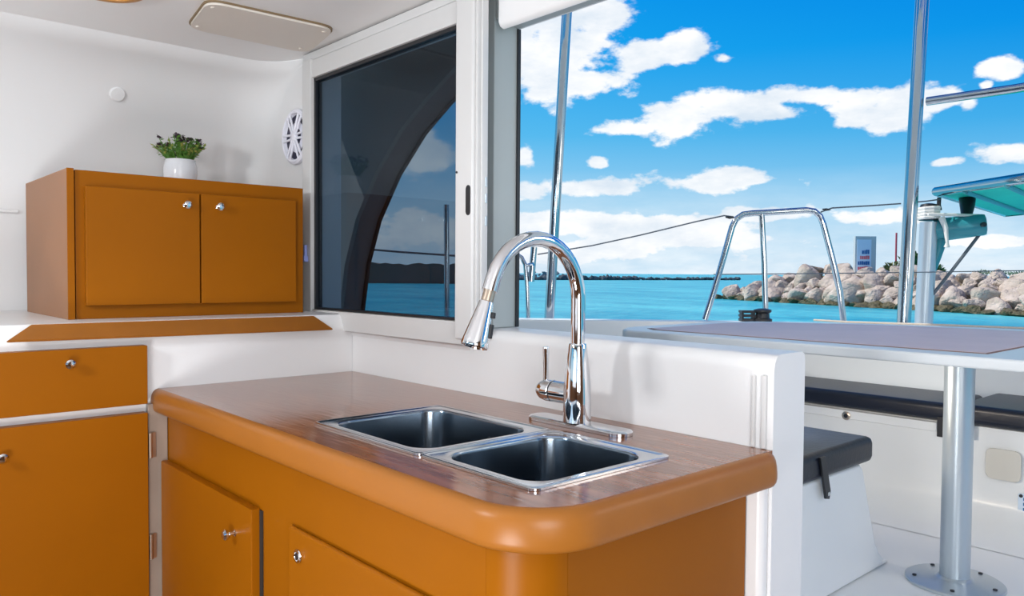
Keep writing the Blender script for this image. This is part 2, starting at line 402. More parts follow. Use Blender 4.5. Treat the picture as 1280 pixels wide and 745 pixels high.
# ------------------------------------------------------ sinks
def sink(s, label, dz=0):
    t = thing('sink', label, 'sink', (s['cx'], s['cy'], .80))
    R = lambda hx, hy, r, z, ox=0: [(x, y, z) for x, y in rrect(s['cx']+ox, s['cy'], hx, hy, r, 8)]
    hx, hy = s['hx'], s['hy']; Z = .9206+dz
    ox = -.000
    rings = [R(hx, hy, .014, Z), R(hx, hy, .014, Z+.0035), R(hx-.0025, hy-.0025, .013, Z+.0050), R(hx-.006, hy-.006, .013, Z+.0045), R(hx-.009, hy-.009, .013, Z+.0028), R(hx-.013, hy-.013, .013, Z+.0028)]
    obj('rim', loft(B(), rings + [R(hx-.024, hy-.022, .045, Z+.0026, ox), R(hx-.0275, hy-.0255, .046, Z+.0008, ox)]), RIMS, t, ang=50)
    bas = [R(hx-.0275, hy-.0255, .046, Z+.0008, ox), R(hx-.029, hy-.027, .047, Z-.004, ox), R(hx-.034, hy-.032, .050, Z-.09, ox), R(hx-.037, hy-.035, .052, Z-.115, ox),
           R(hx-.046, hy-.044, .050, Z-.128, ox), R(hx-.062, hy-.060, .046, Z-.132, ox), R(.046, .046, .0455, Z-.136, ox)]
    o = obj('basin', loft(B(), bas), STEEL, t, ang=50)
    dr = obj('drain', lathe(B(), [(.046,-.002),(.046,.001),(.040,.002),(.036,-.004),(.014,-.006),(.012,-.002),(0,-.001)], (s['cx']+ox, s['cy'], Z-.136), (0,0,1), 28), RIMS, t)
    obj('overflow_hole', lathe(B(), [(.0045,0),(.0045,.001),(0,.001)], (s['cx']+ox+hx-.0305, s['cy']-.03, Z-.035), (-1,0,-.05), 14), BLK, o)
    return t
sink(S1, 'steel sink bowl on the left, farther from the rounded worktop corner')
sink(S2, 'steel sink bowl on the right, in front of the faucet near the rounded corner')

# ------------------------------------------------------ faucet
FXc, FYc = 1.150, 1.080
t = thing('faucet', 'tall chrome gooseneck faucet with pull-down spray head behind the sinks', 'faucet', (FXc, FYc, .92))
pl = lambda z, d: [(x, y, z) for x, y in rrect(FXc+.004, FYc, .029-d, .133-d, .0285-d, 10)]
obj('deck_plate', loft(B(), [pl(.9206,0), pl(.9265,0), pl(.9295,.003), pl(.931,.010), pl(.932,.02)], True, True), CHRM, t)
obj('body', lathe(B(), [(.0285,.9312),(.0283,.936),(.0283,.942),(.0284,.960),(.0280,.985),(.0268,1.010),(.0248,1.035),(.0222,1.058),(.0195,1.078),(.0182,1.0865),(.0172,1.089),(.0145,1.0895)], (FXc, FYc, 0), (0,0,1), 40), CHRM, t)
R_, cz = .116, 1.180; cx = FXc-R_
pts = [(FXc, FYc, 1.082), (FXc, FYc, 1.12), (FXc, FYc, 1.15)]
for k in range(0, 17): a = math.radians(160)*k/16; pts.append((cx+R_*math.cos(a), FYc, cz+R_*math.sin(a)))
dirn = Vector((-math.sin(math.radians(160)), 0, math.cos(math.radians(160)))); e0 = Vector(pts[-1])
for s in (.012, .024): pts.append(tuple(e0 + dirn*s))
e1 = Vector(pts[-1])
obj('gooseneck', tube(B(), pts, .0146, 24), CHRM, t)
obj('collar', tube(B(), [e1-dirn*.001, e1+dirn*.021], .0112, 20), TANM, t)
h0 = e1 + dirn*.020
sh = obj('spray_head', lathe(B(), [(.0115,0),(.0135,.0015),(.0150,.012),(.0185,.035),(.0220,.058),(.0243,.074),(.0252,.082),(.0243,.0855),(.021,.086),(.0195,.083),(0,.083)], h0, dirn, 36), CHRM, t)
side = Vector((.62, -.78, 0)); side = (side - dirn*side.dot(dirn)).normalized()
for s0, s1, rr in ((.018, .027, .0165), (.040, .064, .0218)):
    b = B(); pp = h0 + dirn*((s0+s1)/2) + side*(rr-.0005)
    tube(b, [h0+dirn*s0+side*(.0150+ (s0)*.115), h0+dirn*s1+side*(.0150+(s1)*.115)], .0055, 12)
    obj('button', b, BLK, sh)
hb = obj('valve_hub', lathe(B(), [(.0215,.015),(.0225,.030),(.0225,.062),(.0212,.0635),(.0212,.0665),(.0230,.068),(.0228,.084),(.0205,.097),(.0145,.108),(.007,.113),(0,.114)], (FXc, FYc, .985), (0,1,0), 32), CHRM, t)
obj('hub_ring', lathe(B(), [(.0219,.0635),(.0221,.0665)], (FXc, FYc, .985), (0,1,0), 32), BLK, hb)
obj('lever', tube(B(), [(FXc, FYc+.090, 1.000), (FXc, FYc+.0905, 1.03), (FXc, FYc+.091, 1.072), (FXc, FYc+.091, 1.075)], .005, 14, radii=[.0068,.0058,.0074,.0066]), CHRM, t)

# white rounded post at the end of the cabinet
struct('trim_10', prism(B(), rrect(1.250, .735, .014, .020, .012), 'z', 0, .855, .004), GEL)

# ------------------------------------------------------ plant
PXc, PYc, PZ = .928, 2.695, 1.4955
t = thing('potted_plant', 'small green plant with dark plum flowers in a white pot on the wall cabinet', 'plant', (PXc, PYc, PZ))
obj('pot', lathe(B(), [(.030,0),(.038,.003),(.049,.03),(.0535,.06),(.052,.082),(.047,.100),(.0465,.104),(.043,.104),(.043,.09),(0,.09)], (PXc, PYc, PZ), (0,0,1), 32), POTM, t)
rnd = random.Random(4)
b = B(); b2 = B(); b3 = B()
def leaf(bm, p, d, L, Wd, nrm):
    d = d.normalized(); s = d.cross(nrm).normalized(); n_ = s.cross(d)
    q = [p, p+d*L*.45+s*Wd+n_*Wd*.3, p+d*L, p+d*L*.45-s*Wd+n_*Wd*.3, p+d*L*.5]
    v = [bm.verts.new(x) for x in q]
    bm.faces.new((v[0], v[1], v[4])); bm.faces.new((v[1], v[2], v[4])); bm.faces.new((v[2], v[3], v[4])); bm.faces.new((v[3], v[0], v[4]))
base = Vector((PXc, PYc, PZ+.095))
for i in range(90):
    a = rnd.uniform(0, 2*PI); tl = rnd.uniform(0, 1)**.7
    d = Vector((math.cos(a)*tl*.95, math.sin(a)*tl*.95, 1)).normalized()
    Ls = rnd.uniform(.055, .095)*(1-.12*tl); p0 = base + Vector((math.cos(a), math.sin(a), 0))*.034*tl
    tip = p0 + d*Ls
    tube(b, [p0, p0.lerp(tip, .5)+Vector((0,0,.003)), tip], .0012, 5)
    for k in range(9):
        q = p0.lerp(tip, .15+.8*k/8); ld = Vector((rnd.uniform(-1,1), rnd.uniform(-1,1), rnd.uniform(-.2,.9)))
        leaf(b if tl < .8 or k < 4 else b3, q, ld, rnd.uniform(.011,.019), rnd.uniform(.0035,.006), Vector((rnd.uniform(-.4,.4), rnd.uniform(-.4,.4), 1)))
    if i % 2 == 0:
        for k in range(7):
            ld = Vector((rnd.uniform(-1,1), rnd.uniform(-1,1), rnd.uniform(-.1,.7)))
            leaf(b2, tip+Vector((rnd.uniform(-.004,.004), rnd.uniform(-.004,.004), rnd.uniform(0,.005))), ld, rnd.uniform(.010,.016), .0055, Vector((0,0,1)))
obj('foliage', b, LEAF, t, smooth=False); obj('outer_leaves', b3, LEAFY, t, smooth=False); obj('flowers', b2, FLOW, t, smooth=False)
obj('soil', lathe(B(), [(.0425,0),(.0425,.004),(0,.008)], (PXc, PYc, PZ+.0905), (0,0,1), 24), SOIL, t)

# ------------------------------------------------------ speaker
SY, SZ, SX = 2.512, 1.693, WX
t = thing('wall_speaker', 'round white speaker with spoked grille on the wall left of the dark window', 'speaker', (SX, SY, SZ))
ax = (-1, 0, 0)
obj('bezel', lathe(B(), [(.094,0),(.096,.004),(.094,.012),(.086,.017),(.080,.015),(.078,.006),(.076,.003)], (SX, SY, SZ), ax, 48), SPKW, t)
obj('cone', lathe(B(), [(.080,.0005),(.076,.0035),(.03,.0025),(.022,.006),(0,.009)], (SX, SY, SZ), ax, 40), SPKD, t)
b = B()
for k in range(6):
    a = 2*PI*k/6 + PI/2+PI/6
    for o in (-.011, .011):
        u = Vector((0, math.cos(a), math.sin(a))); v = Vector((0, -math.sin(a), math.cos(a)))
        c0 = Vector((SX-.014, SY, SZ)) + u*.012 + v*o*.55; c1 = Vector((SX-.013, SY, SZ)) + u*.083 + v*o
        tube(b, [c0, c1], .0042, 6)
lathe(b, [(.017,.008),(.017,.016),(.013,.019),(0,.020)], (SX, SY, SZ), ax, 28)
obj('grille', b, SPKW, t)

# ------------------------------------------------------ ceiling fittings
quad = [(.842,2.374),(.800,2.108),(1.168,2.092),(1.226,2.372)]
def round_quad(q, r, n=6):
    o = []
    for i in range(4):
        p = Vector(q[i]); a = (Vector(q[i-1])-p).normalized()*r; c = (Vector(q[(i+1) % 4])-p).normalized()*r
        for k in range(n+1):
            s = k/n; o.append(tuple((p+a)*(1-s)**2 + p*2*s*(1-s) + (p+c)*s*s))
    return o
def grow(q, d):
    c = sum((Vector(p) for p in q), Vector((0,0)))/4
    return [tuple(Vector(p)+(Vector(p)-c).normalized()*d) for p in q]
t = thing('ceiling_hatch_panel', 'beige rounded access panel screwed to the ceiling above the window', 'panel', (1.01, 2.24, 1.956))
obj('panel_board', prism(B(), round_quad(quad, .05), 'z', 1.944, 1.9525, .002), PANEL, t)
obj('seal', prism(B(), round_quad(grow(quad, .0055), .052), 'z', 1.9500, 1.9558), SEAM, t)
for x, y in ((.855, 2.335), (1.180, 2.335), (.825, 2.14), (1.15, 2.125)):
    obj('screw', lathe(B(), [(.006,0),(.006,.002),(.003,.0035),(0,.0035)], (x, y, 1.944), (0,0,-1), 14), PANEL, t)
t = thing('ceiling_lamp', 'round wooden-rimmed ceiling lamp cut off by the top left of the frame', 'lamp', (.575, 2.195, 1.956))
obj('wooden_rim', lathe(B(), [(.088,0),(.092,.006),(.090,.014),(.080,.018),(.070,.016),(.068,.002)], (.575, 2.195, 1.956), (0,0,-1), 40), LAMPW, t)
obj('diffuser', lathe(B(), [(.069,.001),(.066,.010),(.04,.016),(0,.018)], (.575, 2.195, 1.956), (0,0,-1), 32), POTM, t)
tag(obj('blanking_disc', lathe(B(), [(.025,-.004),(.0245,.006),(.021,.010),(0,.011)], (.765, 2.806, 1.812), (0,-.90,-.42), 28), GEL), 'small round white blanking disc on the bare wall above the flower pot', 'disc')
tag(obj('curtain_rod', tube(B(), [(.05, 2.889, 1.413), (.30, 2.889, 1.413), (.494, 2.889, 1.413)], .007, 12, radii=[.007,.007,.006]), GEL), 'thin white rod end on the wall left of the wall cabinet', 'rod')
b = B(); box(b, 1.216, 1.2255, 2.376, 2.386, 1.265, 1.318, .002); box(b, 1.211, 1.2255, 2.370, 2.392, 1.262, 1.282, .002)
tag(obj('plastic_clip', b, CLIP), 'small pale blue plastic clip on the window frame beside the wall cabinet', 'clip')

# ------------------------------------------------------------ the cockpit
ZF = .326
coam = [(2.0,3.6)] + [tuple(on_z(x, y, 1.0)[:2]) for x, y in ((600,399),(650,399.3),(770,401),(870,402),(960,403.5),(1060,405.5),(1180,409.5),(1280,413.5))] + [(3.93,.7),(3.98,0),(3.98,-1.8)]
outp = []
for i, p in enumerate(coam):
    a = Vector(coam[max(i-1,0)]); c = Vector(coam[min(i+1,len(coam)-1)]); d = (c-a).normalized(); outp.append(tuple(Vector(p)+Vector((-d.y, d.x))*.13))
struct('cockpit_coaming', prism(B(), coam+outp[::-1], 'z', -.6, 1.0, .012, 2), GELO)
fl = [(1.372,-1.8),(1.372,3.55)] + coam + [(1.5,-1.8)]
fp = [(1.372,-1.8),(1.372,3.59)]+[(x-.001, y) for x, y in coam]
struct('cockpit_floor', prism(B(), fp, 'z', ZF-.06, ZF), GELO)
struct('stern_platform', prism(B(), outp+[(x+1.5, y+.9) for i,(x,y) in enumerate(outp)][::-1], 'z', .5, .85), GELO)
# arched side moulding beyond the dark window
inn = [(2.845,.80),(2.838,.98),(2.826,1.083),(2.785,1.262),(2.700,1.440),(2.560,1.608),(2.395,1.745),(2.240,1.832),(2.077,1.908),(1.95,1.975),(1.90,2.04)]
poly = inn + [(1.90,2.09),(3.9,2.09),(3.9,.80)]
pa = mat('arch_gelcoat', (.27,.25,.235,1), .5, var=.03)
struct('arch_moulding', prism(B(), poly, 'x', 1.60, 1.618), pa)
struct('trim_11', prism(B(), poly, 'x', 1.6185, 1.700), mat('shaded_soffit', (.20,.165,.16,1), .6, var=.05))  # arch soffit layer, its shade put into a darker brown-grey
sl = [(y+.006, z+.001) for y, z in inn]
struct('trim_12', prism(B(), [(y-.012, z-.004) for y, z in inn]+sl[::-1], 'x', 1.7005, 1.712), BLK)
# unseen cloth sun roof, made translucent to brighten the cockpit
CANV = bpy.data.materials.new('white_canvas'); CANV.use_nodes = True
_n = CANV.node_tree.nodes; _l = CANV.node_tree.links
_t = _n.new('ShaderNodeBsdfTranslucent'); _t.inputs[0].default_value = (.92,.90,.86,1); _d = _n['Principled BSDF']; _d.inputs['Base Color'].default_value = (.8,.8,.8,1)
_m = _n.new('ShaderNodeMixShader'); _m.inputs[0].default_value = .5; _l.new(_d.outputs[0], _m.inputs[1]); _l.new(_t.outputs[0], _m.inputs[2]); _l.new(_m.outputs[0], _n['Material Output'].inputs[0])
ht = [(1.41,2.12),(2.4,2.55),(3.4,2.95),(3.7,3.02),(3.7,3.03),(3.4,2.96),(2.4,2.56),(1.41,2.13)]
b = prism(B(), ht, 'y', -1.9, 2.55); prism(b, [(1.41,2.12),(2.4,2.55),(2.4,2.56),(1.41,2.13)], 'y', 2.551, 3.6)  # side strip added to keep sun patches off bench and arch
struct('cockpit_bimini', b, CANV)

# table
def tpoly(d): return [(2.0+d,.40+d),(2.0+d,1.655-d*.5),(2.03+d,1.700-d*.8),(2.12+d*.7,1.755-d),(2.60,1.755-d),(2.80-d*.3,1.66-d),(3.04-d,1.33-d*.3),(3.12-d,.95),(3.16-d,.40+d)]
t = thing('cockpit_table', 'big white cockpit table with pinkish inlaid top on a grey pedestal', 'table', (2.5,.82,ZF))
obj('tabletop', prism(B(), tpoly(0), 'z', 1.016, 1.0445, .007, 3), GELO, t)
inl = [(2.100,.632),(2.092,1.60),(2.13,1.655),(2.60,1.66),(2.76,1.58),(2.95,1.28),(3.03,.95),(3.05,.632)]
obj('inlay', prism(B(), inl, 'z', 1.044, 1.0462), PINK, t)
inl2 = [(x + (.012 if x > 2.5 else -.015), y + (.009 if y > .9 else -.010)) for x, y in inl]
obj('inlay_edge', prism(B(), inl2, 'z', 1.0438, 1.0452), EDGE, t)
px, py = 2.500, .818
pd = obj('pedestal', lathe(B(), [(.040,ZF+.012),(.040,1.006),(.06,1.0065),(.06,1.0158)], (px, py, 0), (0,0,1), 40), ALUG, t)
obj('base_flange', lathe(B(), [(.132,ZF+.0005),(.132,ZF+.006),(.126,ZF+.010),(.055,ZF+.014),(.044,ZF+.020),(.041,ZF+.022)], (px, py, 0), (0,0,1), 48), ALUG, t)
for k in range(5):
    a = 2*PI*k/5+.9
    obj('bolt', lathe(B(), [(.006,0),(.006,.004),(0,.005)], (px+.108*math.cos(a), py+.108*math.sin(a), ZF+.0105), (0,0,1), 10), BLK, t)

# aft bench
t = thing('cockpit_bench', 'long white moulded bench base along the stern behind the table pedestal', 'bench', (3.35, .9, ZF))
bp = [(2.88,ZF+.0015),(2.98,ZF+.008),(3.07,ZF+.020),(3.135,ZF+.036),(3.17,ZF+.055),(3.185,ZF+.08),(3.19,ZF+.12),(3.19,.635),(3.19,.678),(3.20,.682),(3.60,.682),(3.60,ZF+.002)]
obj('base', prism(B(), bp, 'y', -1.2, 2.02), GELO, t)
obj('locker_lid', prism(B(), [(3.176,.640),(3.176,.672),(3.189,.676),(3.189,.636)], 'y', 1.115, 2.0, .003), GELO, t)
l = obj('latch', lathe(B(), [(.017,0),(.018,.003),(.014,.006),(.009,.007)], (3.176, 1.462, .651), (-1,0,0), 24), TANM, t)
obj('latch_eye', lathe(B(), [(.0085,0),(.008,.0015),(0,.002)], (3.1692, 1.462, .651), (-1,0,0), 18), BLK, l)
obj('inspection_plate', prism(B(), rrect(.890, .553, .055, .055, .018), 'x', 3.176, 3.1845, .003), PLATE, t)
def cushion(bm, x0, x1, y0, y1, z0, z1, bev): return box(bm, x0, x1, y0, y1, z0, z1, bev, 4)
c1 = obj('seat_cushion', cushion(B(), 3.155, 3.52, 1.055, 2.00, .684, .752, .022), NAVY); tag(c1, 'dark navy vinyl cushion on the stern bench, left of the table pedestal', 'cushion', 'cockpit cushions')
c2 = obj('seat_cushion', cushion(B(), 3.155, 3.60, .10, 1.045, .684, .757, .022), NAVY); tag(c2, 'dark navy vinyl cushion on the stern bench, right of the table pedestal', 'cushion', 'cockpit cushions')
b = B(); box(b, 3.150, 3.1560, 1.080, 1.105, .625, .70, .002); obj('strap', b, BLK, c1)
b = B(); box(b, 3.150, 3.1560, .985, 1.015, .635, .70, .002); obj('strap', b, BLK, c2)
# near seat
t = thing('cockpit_settee', 'white moulded seat base behind the white half wall, sloping at its end', 'seat', (1.9, 1.6, ZF))
sp = [(1.382,ZF+.002),(1.382,.672),(2.30,.672),(2.318,.655),(2.405,ZF+.09),(2.43,ZF+.04),(2.47,ZF+.012),(2.53,ZF+.002)]
obj('base', prism(B(), sp, 'y', 1.012, 2.4, .010, 3), GELO, t)
c3 = obj('seat_cushion', cushion(B(), 1.40, 2.362, 1.000, 2.3, .6735, .750, .020), NAVY); tag(c3, 'dark navy vinyl cushion on the near seat just behind the white half wall', 'cushion', 'cockpit cushions')
b = B(); q = [(2.010,.74),(2.040,.74),(2.072,.640),(2.066,.618),(2.046,.622)]
s = obj('strap', prism(b, q, 'y', .992, .9995, .0015), BLK, c3)
obj('snap', lathe(B(), [(.006,0),(.006,.002),(0,.003)], (2.057, .992, .634), (0,-1,0), 12), RIMS, s)
# notice plate, cut by the frame
t = thing('notice_plate', 'small white notice plate with blue print, screwed to the bench front at far right', 'sign', (3.17, .79, .41))
obj('board', prism(B(), rrect(.786, .415, .056, .046, .006), 'x', 3.1825, 3.1870, .001), SIGNB, t)
rnd = random.Random(8); b = B()
for r_ in range(4):
    y = .826; z = .444-.018*r_
    while y > .745:
        w_ = rnd.uniform(.006, .016); box(b, 3.1817, 3.1826, y-w_, y, z-.0065, z+.004); y -= w_+.003
obj('print', b, TEXTB, t)
for y, z in ((.833,.453),(.833,.377),(.739,.453),(.739,.377)):
    obj('screw', lathe(B(), [(.006,0),(.006,.003),(0,.004)], (3.1826, y, z), (-1,0,0), 12), BLK, t)

# -------------------------------------------------- rails, wires, stern gear
D = 4.22
def rail(name, label, cat, ptsd, r, M=INOX, group=None, seg=14):
    return tag(obj(name, tube(B(), [at(*p) for p in ptsd], r, seg), M), label, cat, group)
def foot(o, p, r=.035, z=1.0):
    return obj('foot_flange', lathe(B(), [(r,0),(r,.005),(r*.6,.010)], (p.x, p.y, z+.0005), (0,0,1), 24), INOX, o)
def down(x, y, d, z=1.001):
    p = at(x, y, d); return Vector((p.x, p.y, z))
# roof supports
p0 = at(686.5, 396, 4.20); p1 = at(709.5, 0, 4.05); p0.z = .985
p1 = p0 + (p1-p0)*1.05
o = tag(obj('roof_support_pole', tube(B(), [p0, p0.lerp(p1,.5), p1], .0265, 18), INOX), 'slim leaning steel roof pole seen through the hatch, behind the faucet neck', 'pole', 'roof support poles')
p0 = at(1128.5, 407, 4.28); p0.z = .8505; p1 = at(1153, 0, 4.28); p1 = p0+(p1-p0)*1.0
o = tag(obj('roof_support_pole', tube(B(), [p0, p0.lerp(p1,.5), p1], .036, 20), INOX), 'thick steel roof pole rising above the table at right, with a side rail', 'pole', 'roof support poles')
j = at(1150.5, 128, 4.28)
o = tag(obj('side_rail', tube(B(), [j+Vector((0,-.034,0)), j+Vector((.01,-.45,.0)), j+Vector((.02,-1.4,.02))], .0235, 14), INOX), 'horizontal steel rail running right from the thick roof pole', 'rail')
# guard rail
t = thing('guard_rail', 'bent steel guard rail hoop on the stern in front of the rocks', 'rail', at(960, 400, D))
gp = [(881,400.5),(893,362),(905,320),(915,284),(920,274),(929,268),(941,266.5),(960,265.6),(990,263.7),(1008,262.6),(1018,264),(1025,270),(1029,280),(1040,322),(1050,364),(1058.5,400.5)]
gps = [at(x, y, D-.0*i) for i, (x, y) in enumerate(gp)]
gps[0].z = .985; gps[-1].z = .8505
obj('hoop', tube(B(), gps, .0165, 14), INOX, t)
mm = [at(952, 266.5, D), at(955.5, 330, D), at(958.5, 398, D)]; mm[2].z = .8505
obj('middle_leg', tube(B(), mm, .015, 12), INOX, t)
# deck cleat block and rope
t = thing('deck_winch', 'small black winch on the stern deck at the foot of the guard rail', 'winch', down(945, 402, 3.84))
p = down(953, 402, 3.84)
obj('drum', lathe(B(), [(.045,0),(.046,.012),(.034,.018),(.032,.040),(.042,.048),(.042,.058),(.02,.064),(0,.064)], (p.x,p.y,1.0005), (0,0,1), 24), BLK, t)
q = down(934, 402, 3.86); b = B(); ux = Vector((_r.x, _r.y, 0)).normalized(); uy = Vector((-ux.y, ux.x, 0))
for zz in (.002, .022, .042):
    bb = [q+ux*sx*.035+uy*sy*.03 for sx, sy in ((-1,-1),(1,-1),(1,1),(-1,1))]
    prism(b, [(v.x, v.y) for v in bb], 'z', 1.0+zz, 1.0+zz+.012)
for sx in (-.028, .028):
    bb = [q+ux*(sx+dx*.005)+uy*dy*.02 for dx, dy in ((-1,-1),(1,-1),(1,1),(-1,1))]
    prism(b, [(v.x, v.y) for v in bb], 'z', 1.003, 1.052)
obj('jaw_block', b, BLK, t)
rp = []
for i in range(6, len(coam)-2):
    c_ = Vector(coam[i]).lerp(Vector(outp[i]), .35); rp.append((c_.x, c_.y, 1.009))
c_ = Vector(coam[5]).lerp(Vector(outp[5]), .5); rp.insert(0, (c_.x+.16, c_.y-.16, 1.012))
tag(obj('mooring_rope', tube(B(), rp, .005, 8), ROPE), 'thin tan rope lying along the stern edge from the black winch', 'rope')
# rod holder and stanchion at the left
t = thing('rod_holder', 'short steel tube rod holder clamped beside the left stanchion', 'holder', at(666, 330, 4.5))
obj('tube', tube(B(), [at(664, 352, 4.5), at(667.5, 309, 4.5)], .0185, 16), INOX, t)
obj('clamp', tube(B(), [at(657, 333, 4.5), at(662, 331, 4.5), at(667, 330, 4.48)], .010, 10), INOX, t)
s0 = at(661, 397, 4.5); s0.z = .851
tag(obj('stanchion', tube(B(), [s0, at(659, 360, 4.5), at(656.5, 331, 4.5), at(652, 322, 4.5), at(644, 317, 4.5)], .0125, 12), INOX), 'thin bent steel stanchion beside the hatch jamb, left of the leaning roof pole', 'stanchion')
s1 = at(559, 392, 4.6); s1.z = .2
tag(obj('stanchion', tube(B(), [s1, at(558.5, 330, 4.6), at(558, 256, 4.6)], .016, 12), INOX), 'thin straight stanchion seen through the dark window pane', 'stanchion')
# life lines
def wire(label, ptsd, r=.004, M=WIRE): return tag(obj('lifeline', tube(B(), [at(*p) for p in ptsd], r, 8), M), label, 'wire', 'lifeline wires')
wire('wire from the guard rail down to the left past the faucet neck', [(917,271,D),(905,269.5,D),(870,277,4.3),(800,294,4.4),(740,307,4.5),(672,318,4.6)])
wire('wire from the guard rail to the thick roof pole at right', [(1026,265,D),(1040,260,D),(1090,257,4.25),(1126,254.5,4.26)])
wire('wire stretched across behind the roof pole to the teal-backed panel', [(1140,253,4.5),(1158,251.5,4.5),(1176,249,4.6)])
wire('wire seen through the dark window pane, crossing the thin stanchion', [(430,309,4.5),(500,315,4.58),(559,319,4.62),(600,322,4.7)], .006)
wire('low wire in front of the rocks, right of the guard rail', [(892,343,4.3),(960,342.5,4.3),(1060,341.5,4.4),(1170,340,4.5),(1290,338,4.6)], .0028)
for a, label in (((912,272), 'small black wire shackle at the left shoulder of the guard rail'), ((1033,262), 'small black wire shackle at the right shoulder of the guard rail')):
    q = at(a[0], a[1], D); tag(obj('wire_shackle', tube(B(), [q+ux*-.022+Vector((0,0,.002)), q, q+ux*.022], .007, 10, radii=[.003,.0075,.003]), BLK), label, 'shackle', 'wire shackles')

# davit with winch and the teal-backed panel
dd = 4.62
t = thing('davit', 'grey davit post with teal arm and black drum, right of the thick pole', 'davit', at(1155, 405, dd))
b0 = at(1154, 403, dd); b1 = at(1161, 278, dd); b0.z = .851
obj('post', tube(B(), [b0, b0.lerp(b1,.5), b1], .049, 20), ALUG, t)
dr = at(1161, 266, dd)
obj('drum', lathe(B(), [(.050,-.045),(.052,-.03),(.036,-.02),(.036,.02),(.05,.03),(.046,.048),(.02,.055),(0,.055)], dr, (0.05,0,1), 24), BLK, t)
obj('rope_turns', tube(B(), [dr+Vector((math.cos(a/8*2*PI)*.055, math.sin(a/8*2*PI)*.055, -.038+.0022*a)) for a in range(33)], .011, 8), ROPEW, t)
a0 = at(1168, 288, dd+.02); a1 = at(1232, 280.5, dd-.1)
obj('arm', tube(B(), [a0, a0.lerp(a1,.95), a1, a1+(a1-a0)*.02], .064, 22, radii=[.070,.062,.058,.040]), TEALD, t)
obj('end_bolt', lathe(B(), [(.014,0),(.014,.02),(0,.022)], at(1228, 281, dd-.165), -Vector(_f)+Vector((0,0,.05)), 16), BLK, t)
obj('brace', tube(B(), [at(1176, 300, dd), at(1160, 350, dd)], .032, 12, radii=[.036,.026]), TEALD, t)
obj('rope_tail', tube(B(), [at(1177, 272, dd-.06), at(1182, 285, dd-.08), at(1184, 303, dd-.08), at(1183.5, 309, dd-.08)], .015, 10, radii=[.018,.014,.008,.016]), ROPEW, t)
tag(obj('tackle_line', tube(B(), [at(1158, 378, dd-.02), at(1190, 338, dd-.05), at(1226, 291, dd-.08)], .0095, 8), WIRE), 'slanting steel line from the davit arm down to the davit post', 'line')
tag(obj('hoist_rope', tube(B(), [at(1160, 268, dd-.07), at(1190, 268.5, dd-.08), at(1224, 269.5, dd-.08)], .009, 8), ROPEW), 'pale rope lying along the top of the teal davit arm', 'rope')
zp = 1.70
A = on_z(1171, 244.5, zp); Cc = on_z(1256, 270.5, zp); Bb = on_z(1285, 228, zp)
va = A.xy; vb = Bb.xy; vc = Cc.xy; vd = vc+(vb-va)
far = [tuple(va), tuple(va+(vb-va)*1.5), tuple(vc+(vb-va)*1.5), tuple(vc)]
t = thing('teal_backed_panel', 'flat panel with steel edge and teal underside held above the davit at right', 'panel', (va.x, va.y, zp))
obj('sheet', prism(B(), far, 'z', zp+.004, zp+.030), TEAL, t)
e = [Vector((x, y, zp+.024)) for x, y in far]
obj('edge_tube', tube(B(), e, .028, 12, closed=True), INOX, t)
m0 = Vector((*(va+(vb-va)*.10), zp-.004)); m1 = Vector((*(vc+(vb-va)*.10), zp-.004))
for s in (.35, .8):
    m0 = Vector((*(va+(vb-va)*s), zp)); m1 = Vector((*(vc+(vb-va)*s), zp)); obj('stiffener', tube(B(), [m0, m1], .016, 8), TEALD, t)
ps = at(1209, 262, dd-.02)
obj('support_foot', tube(B(), [at(1208, 272, dd+.02), at(1209, 258, dd+.05), at(1209, 249, dd+.1)], .03, 14, radii=[.028,.04,.046]), BLK, t)
obj('toggle', tube(B(), [at(1174, 247, dd), at(1173.5, 256, dd), at(1175, 263, dd)], .012, 8), BLK, t)

# ----------------------------------------------------------- sea and shore
SZ_ = -.9
b = B(); s = 26000
vs = [b.verts.new(v) for v in ((-s,-s,SZ_),(s,-s,SZ_),(s,s,SZ_),(-s,s,SZ_))]; b.faces.new(vs)
bmesh.ops.subdivide_edges(b, edges=list(b.edges), cuts=8, use_grid_fill=True)
struct('sea', b, SEA, smooth=False)
def rock_mesh(seed, M, sub=2):
    b = B(); bmesh.ops.create_icosphere(b, subdivisions=sub, radius=1)
    o = Vector((seed*7.3, seed*3.1, seed*1.7)); rr = random.Random(seed)
    cuts = [(Vector((rr.uniform(-1,1), rr.uniform(-1,1), rr.uniform(-1,1))).normalized(), rr.uniform(.42,.80)) for _ in range(15)]
    for v in b.verts:
        n = v.co.normalized()
        for d, h in cuts:
            k = v.co.dot(d)
            if k > h: v.co -= d*(k-h)*.97
        v.co *= 1 + .14*noise.noise(n*1.3+o) + .03*noise.noise(n*5+o)
    me = bpy.data.meshes.new('rock')
    for f in b.faces: f.smooth = True
    for e in b.edges:
        if e.calc_face_angle(0) > math.radians(13): e.smooth = False
    b.to_mesh(me); b.free(); me.materials.append(M); return me
RM = [rock_mesh(i+1, ROCK, 3) for i in range(8)]; WM = [rock_mesh(i+20, ROCKW) for i in range(5)]
FM = [rock_mesh(i+40, ROCKF, 1) for i in range(4)]; GM = [rock_mesh(i+60, ROCKM, 1) for i in range(4)]
rnd = random.Random(11)
def put_rock(me, p, sc, label, group):
    o = bpy.data.objects.new('rock', me); C.objects.link(o); o.location = p; o.scale = sc
    o.rotation_euler = (rnd.uniform(-.35,.35), rnd.uniform(-.35,.35), rnd.uniform(0, 2*PI)); return tag(o, label, 'rock', group)
tip = on_z(893, 373.5, SZ_); tip.z = SZ_; endp = on_z(1300, 397, SZ_)
ln = endp-tip; Ln = ln.length; ld = ln.normalized(); back = Vector((-ld.y, ld.x, 0))
if back.dot(Vector((_f.x,_f.y,0))) < 0: back = -back
